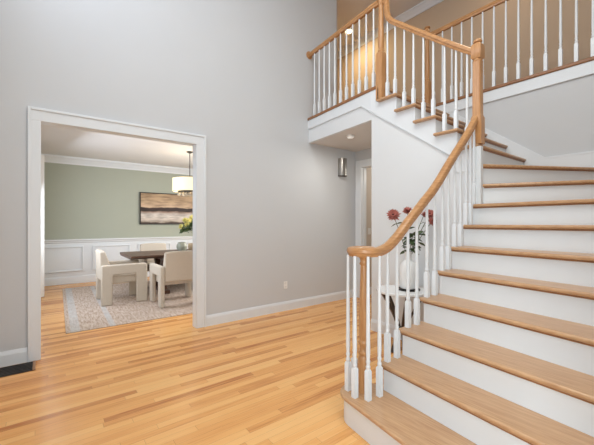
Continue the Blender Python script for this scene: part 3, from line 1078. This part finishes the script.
def cut_flower(label, root, top, rad, petal, nrm, leaves, group, cat='flower'):
    t_ = thing('cut_flower', label, cat, root, group=group, world_built=True)
    r0, t0 = Vector(root), Vector(top)
    mid = r0.lerp(t0, 0.5) + Vector((0, 0, 0.03))
    path = smooth_path([root, tuple(mid), top], 6)
    part(MB().tube([tuple(q) for q in path], 0.0035, 6), 'stem', M['stem'], t_, smooth=True)
    mb = MB()
    petal_head(mb, top, nrm, rad)
    part(mb, 'petals', petal, t_)
    part(MB().lathe([(0.001, -0.004), (rad * 0.36, 0.0), (rad * 0.26, 0.012), (0.001, 0.016)], Vector(top) + Vector(nrm).normalized() * 0.008, 10), 'flower_core', M['petal_core'] if petal == M['petal_rust'] else petal, t_, smooth=True)
    mb = MB()
    for f, d, ln in leaves:
        b = path[int(f * (len(path) - 1))]
        leaf_blade(mb, b, d, ln, ln * 0.36)
    part(mb, 'leaves', M['leaf'], t_, smooth=True)


# camera-side direction used to turn the blooms a little out from the wall
OUT = (-0.75, -0.45, 0.45)
RV = (0.792, -0.610)            # horizontal direction along the photo's width


def bloom(px, pz, depth=0.0):
    """point beside the vase: px metres along the wall view, pz height, depth towards the room"""
    return (VX + RV[0] * px - 0.61 * depth, VY + RV[1] * px - 0.792 * depth, pz)


root = (VX, VY, VTOP - 0.10)
FG = 'rust coloured mums in the white vase'
lv = lambda *a: a
cut_flower('large rust bloom at the upper left of the vase bouquet', root, bloom(-0.155, 1.425), 0.078, M['petal_rust'], OUT,
           [(0.55, (-0.5, 0.3, 0.4), 0.06), (0.75, (0.5, -0.4, 0.2), 0.07), (0.8, (-0.6, 0.5, -0.3), 0.06)], FG)
cut_flower('rust bloom at the top of the vase bouquet just above the handrail', root, bloom(-0.005, 1.46), 0.06, M['petal_rust'], (-0.3, -0.3, 0.8),
           [(0.6, (0.4, -0.4, 0.3), 0.08), (0.7, (-0.5, 0.3, 0.2), 0.07), (0.5, (0.7, -0.5, -0.1), 0.08)], FG)
cut_flower('small rust bloom right of centre behind the upper handrail', root, bloom(0.16, 1.42), 0.05, M['petal_rust'], (0.2, -0.5, 0.7),
           [(0.6, (0.6, -0.5, 0.1), 0.07), (0.75, (0.5, -0.2, 0.3), 0.06)], FG)
cut_flower('rust bloom farthest right in the vase bouquet', root, bloom(0.225, 1.435), 0.062, M['petal_rust'], OUT,
           [(0.5, (0.3, -0.5, 0.1), 0.08), (0.7, (0.6, -0.1, 0.3), 0.05)], FG)
cut_flower('low rust bloom at the right of the vase bouquet', root, bloom(0.23, 1.36, 0.04), 0.05, M['petal_rust'], (-0.2, -0.8, 0.3),
           [(0.45, (0.4, -0.4, -0.2), 0.08), (0.6, (0.5, -0.5, 0.1), 0.07)], FG)
for px, pz, lab in ((-0.02, 1.21, 'leafy green sprig hanging just left over the vase lip'), (0.04, 1.24, 'leafy green sprig rising straight over the vase neck'),
                    (0.12, 1.27, 'leafy green sprig leaning right out of the vase')):
    t_ = thing('leafy_sprig', lab, 'foliage', root, group='green sprigs in the white vase', world_built=True)
    tip = bloom(px, pz, 0.05)
    path = smooth_path([root, tuple(Vector(root).lerp(Vector(tip), 0.55) + Vector((0, 0, 0.03))), tip], 6)
    part(MB().tube([tuple(q) for q in path], 0.003, 6), 'stem', M['stem'], t_, smooth=True)
    mb = MB()
    for k in range(9):
        q = path[4 + k * (len(path) - 5) // 9]
        a = random.uniform(0, 6.28)
        leaf_blade(mb, q, (math.cos(a), math.sin(a), random.uniform(-0.6, 0.4)), random.uniform(0.07, 0.10), 0.032)
    part(mb, 'leaves', M['leaf'], t_, smooth=True)

# ------------------------------------------------------------------ dining room
rg_ = MB().box(0, 3.85, 0, 3.35, 0, 0.009).build('area_rug', rug_material(), bevel=0.003)
rg_.location = (0.22, 4.88, 0)
rg_.rotation_euler = (0, 0, math.radians(-1.6))
tag(rg_, 'faded beige and pale blue rug under the dining table', 'rug')

dt = thing('dining_table', 'dark wood trestle dining table seen through the opening', 'table', (2.4, 6.85, 0.009), world_built=True)
part(MB().prism([(6.30, 0.735), (6.30, 0.762), (7.40, 0.762), (7.40, 0.735), (7.33, 0.70), (6.37, 0.70)], 1.22, 3.6, 'x'), 'tabletop', M['dark_wood'], dt, bevel=0.004)
for x in (1.85, 3.05):
    mb = MB().box(x - 0.06, x + 0.06, 6.42, 7.28, 0.009, 0.075).box(x - 0.05, x + 0.05, 6.45, 7.25, 0.64, 0.70)
    mb.prism([(6.52, 0.075), (6.66, 0.075), (6.86, 0.35), (7.04, 0.075), (7.18, 0.075), (6.95, 0.36), (7.18, 0.64), (7.04, 0.64), (6.85, 0.40), (6.66, 0.64), (6.52, 0.64), (6.77, 0.37)],
             x - 0.045, x + 0.045, 'x')
    part(mb, 'trestle', M['dark_wood'], dt, bevel=0.004)
part(MB().box(1.90, 3.0, 6.81, 6.89, 0.33, 0.41), 'stretcher', M['dark_wood'], dt, bevel=0.004)


def make_chair(label, loc, rz, w=0.68):
    t_ = thing('dining_chair', label, 'chair', loc, rz, group='cream dining chairs around the table')
    h = w / 2
    aw = 0.068
    for s in (-1, 1):
        a, b = sorted((s * h, s * (h - aw)))
        mb = MB()
        poly = [(0, 0), (0.165, 0), (0.165, 0.455), (0.185, 0.485), (0.50, 0.485), (0.52, 0.455), (0.52, 0), (0.69, 0), (0.69, 0.64), (0.66, 0.655), (0.03, 0.655), (0, 0.64)]
        mb.prism(poly, a, b, 'x')
        mb.build('arm_frame', M['fabric'], t_, bevel=0.022, seg=3)
    MB().box(-h + aw + 0.002, h - aw - 0.002, 0.10, 0.62, 0.335, 0.475).build('seat', M['fabric'], t_, bevel=0.03, seg=3)
    # gently curved back, leaning out at the top, held between the arm frames
    bk = MB()
    bw = h - aw - 0.002
    n = 10
    cols = []
    for k in range(n + 1):
        q = -1 + 2 * k / n
        x_ = bw * q
        bow = 0.035 * (1 - q * q)
        top = 0.885 - 0.02 * q ** 4
        col = []
        for z, y0_, y1_ in ((0.405, 0.004, 0.17), (0.655, -0.004, 0.14), (top, -0.012, 0.065)):
            col.append(((x_, y0_ - 0.4 * bow, z), (x_, y1_ - 0.4 * bow, z)))
        cols.append(col)
    V = [[[bk.bm.verts.new(p_) for p_ in pr] for pr in col] for col in cols]
    for k in range(n):
        for r_ in range(2):
            for sd_ in (0, 1):
                bk.bm.faces.new([V[k][r_][sd_], V[k + 1][r_][sd_], V[k + 1][r_ + 1][sd_], V[k][r_ + 1][sd_]])
        for r_ in (0, 2):
            bk.bm.faces.new([V[k][r_][0], V[k][r_][1], V[k + 1][r_][1], V[k + 1][r_][0]])
    for k in (0, n):
        for r_ in range(2):
            bk.bm.faces.new([V[k][r_][0], V[k][r_ + 1][0], V[k][r_ + 1][1], V[k][r_][1]])
    bk.build('backrest', M['fabric'], t_, bevel=0.018, seg=3)
    return t_


ca_ = make_chair('cream upholstered armchair at the near end of the dark table, shown from its side', (0.735, 6.40, 0.009), math.radians(-90))


def copy_chair(label, loc, rz):
    c = ca_.copy()
    COL.objects.link(c)
    c.location = loc
    c.rotation_euler = (0, 0, rz)
    c['label'] = label
    for chd in [o for o in bpy.data.objects if o.parent == ca_]:
        d = chd.copy()
        COL.objects.link(d)
        d.parent = c
    return c


copy_chair('cream upholstered armchair on the near side of the table with its back to the hall', (1.79, 5.36, 0.009), 0)
copy_chair('cream upholstered armchair across the table by the wainscot, only its back top showing', (1.96, 7.86, 0.009), math.radians(180))

pl = MB().lathe([(0.05, 0), (0.17, 0.004), (0.175, 0.01), (0.17, 0.014), (0.06, 0.008)], (0, 0, 0), 28).build('serving_plate', M['black'], smooth=True)
pl.location = (2.28, 6.75, 0.762)
tag(pl, 'flat dark plate on the dining table under the pots', 'plate')
g1 = MB().lathe([(0.05, 0), (0.085, 0.02), (0.105, 0.08), (0.1, 0.13), (0.07, 0.165), (0.075, 0.18), (0.066, 0.18), (0.06, 0.165), (0.09, 0.12)], (0, 0, 0), 28).build('round_pot', M['sage_ceramic'], smooth=True)
g1.location = (2.24, 6.75, 0.775)
tag(g1, 'grey green round pot on the dining table', 'pot')
g2 = MB().lathe([(0.05, 0), (0.08, 0.02), (0.092, 0.08), (0.085, 0.135), (0.07, 0.15), (0.062, 0.15), (0.075, 0.13)], (0, 0, 0), 28).build('round_pot', M['tan_ceramic'], smooth=True)
g2.location = (2.52, 6.92, 0.762)
tag(g2, 'small tan pot on the dining table right of the grey green one', 'pot')
yv = MB().lathe([(0.06, 0), (0.08, 0.02), (0.09, 0.12), (0.07, 0.24), (0.055, 0.3), (0.06, 0.32), (0.052, 0.32), (0.045, 0.29)], (0, 0, 0), 28).build('flower_vase', M['tan_ceramic'], smooth=True)
yv.location = (2.72, 7.05, 0.762)
tag(yv, 'vase holding the yellow flowers on the dining table', 'vase')
yr = (2.72, 7.05, 1.0)
labs = ['yellow bloom lowest at the left of the dining bouquet', 'pale yellow bloom in front of the dining bouquet', 'yellow bloom at the top of the dining bouquet',
        'yellow bloom at the left edge above the others in the dining bouquet', 'yellow bloom behind the jamb side of the dining bouquet', 'yellow bloom in the middle of the dining bouquet']
for lab, (px, pz, dd) in zip(labs, ((-0.37, 1.26, 0.05), (-0.22, 1.30, 0.12), (-0.16, 1.46, 0.0), (-0.30, 1.40, 0.02), (-0.02, 1.38, 0.05), (-0.19, 1.39, 0.1))):
    top = (yr[0] + RV[0] * px - 0.61 * dd, yr[1] + RV[1] * px - 0.792 * dd, pz)
    cut_flower(lab, yr, top, 0.075, M['petal_yellow'], (0.1 + px, -0.7, 0.6),
               [(0.6, (px, -0.6, 0.1), 0.16), (0.75, (-0.6, -0.2, -0.3), 0.17), (0.85, (0.3, -0.6, -0.4), 0.16), (0.9, (-0.5, -0.5, -0.5), 0.16), (0.7, (0.5, -0.5, -0.1), 0.16), (0.95, (0.1, -0.8, -0.6), 0.14)], 'yellow flowers on the dining table')

# framed picture
PH, PW = 0.80, 1.62
pc = thing('framed_picture', 'wide dark-framed tan and black canvas on the green wall', 'picture', (1.895, DB, 1.31), world_built=False)
fm = MB()
for (a, b, c, d) in ((0, PW, 0, 0.022), (0, PW, PH - 0.022, PH), (0, 0.022, 0.022, PH - 0.022), (PW - 0.022, PW, 0.022, PH - 0.022)):
    fm.box(a, b, -0.04, 0, c, d)
fm.build('picture_frame', M['black'], pc)
MB().box(0.022, PW - 0.022, -0.03, -0.005, 0.022, PH - 0.022).build('canvas', canvas_material(PH), pc)

# drum chandelier
CX, CY = 2.38, 6.68
cn = thing('drum_chandelier', 'lit cream drum pendant with crystals over the dining table', 'pendant lamp', (CX, CY, DC), world_built=True)
part(MB().lathe([(0.065, DC), (0.065, DC - 0.012), (0.03, DC - 0.03), (0.01, DC - 0.035)], (CX, CY, 0), 24), 'canopy', M['black'], cn, smooth=True)
part(MB().tube([(CX, CY, DC - 0.03), (CX, CY, 2.0)], 0.008, 8), 'rod', M['black'], cn, smooth=True)
sh = MB()
sh.lathe([(0.335, 1.985), (0.335, 2.255), (0.330, 2.255), (0.330, 1.985)], (CX, CY, 0), 48)
sh.bm.faces.ensure_lookup_table()
for f in [f for f in sh.bm.faces if len(f.verts) > 8]:
    sh.bm.faces.remove(f)
part(sh, 'lamp_shade', M['shade'], cn, smooth=True)
for z in (1.985, 2.25):
    part(MB().lathe([(0.337, z - 0.006), (0.337, z + 0.006)], (CX, CY, 0), 48) if False else MB().tube([(CX + 0.334 * math.cos(2 * math.pi * k / 40), CY + 0.334 * math.sin(2 * math.pi * k / 40), z) for k in range(41)], 0.005, 6),
         'shade_rim', M['nickel'], cn, smooth=True)
part(MB().lathe([(0.24, 1.99), (0.24, 1.975), (0.2, 1.97)], (CX, CY, 0), 32), 'crystal_plate', M['black'], cn, smooth=True)
for ring, cnt in ((0.22, 20), (0.14, 12)):
    for k in range(cnt):
        a = 2 * math.pi * k / cnt
        x, y = CX + ring * math.cos(a), CY + ring * math.sin(a)
        part(MB().lathe([(0.002, 1.97), (0.012, 1.955), (0.016, 1.93), (0.012, 1.90), (0.002, 1.885)], (x, y, 0), 6), 'crystal', M['crystal'], cn)
bulb('chandelier_bulb', (CX, CY, 2.12), 9, (1.0, 0.86, 0.66), 0.08)

# curtain at the dining window
for (v0, v1, lab) in ((7.45, 8.25, 'long white curtain at the far end of the dining window, only its edge showing'),):
    n = 48
    a, b = [], []
    for k in range(n + 1):
        v = v0 + (v1 - v0) * k / n
        w = -0.05 + 0.072 * math.sin(k * 2 * math.pi / 8)
        a.append((w, v))
        b.append((w - 0.012, v))
    cu = thing('curtain', lab, 'curtain', (-0.06, (v0 + v1) / 2, 0), world_built=True)
    part(MB().prism(a + b[::-1], 0.02, 2.56), 'curtain_panel', M['curtain'], cu, smooth=True)
    part(MB().tube([(-0.06, 5.0, 2.57), (-0.06, 8.4, 2.57)], 0.012, 8), 'curtain_rod', M['black'], cu, smooth=True)
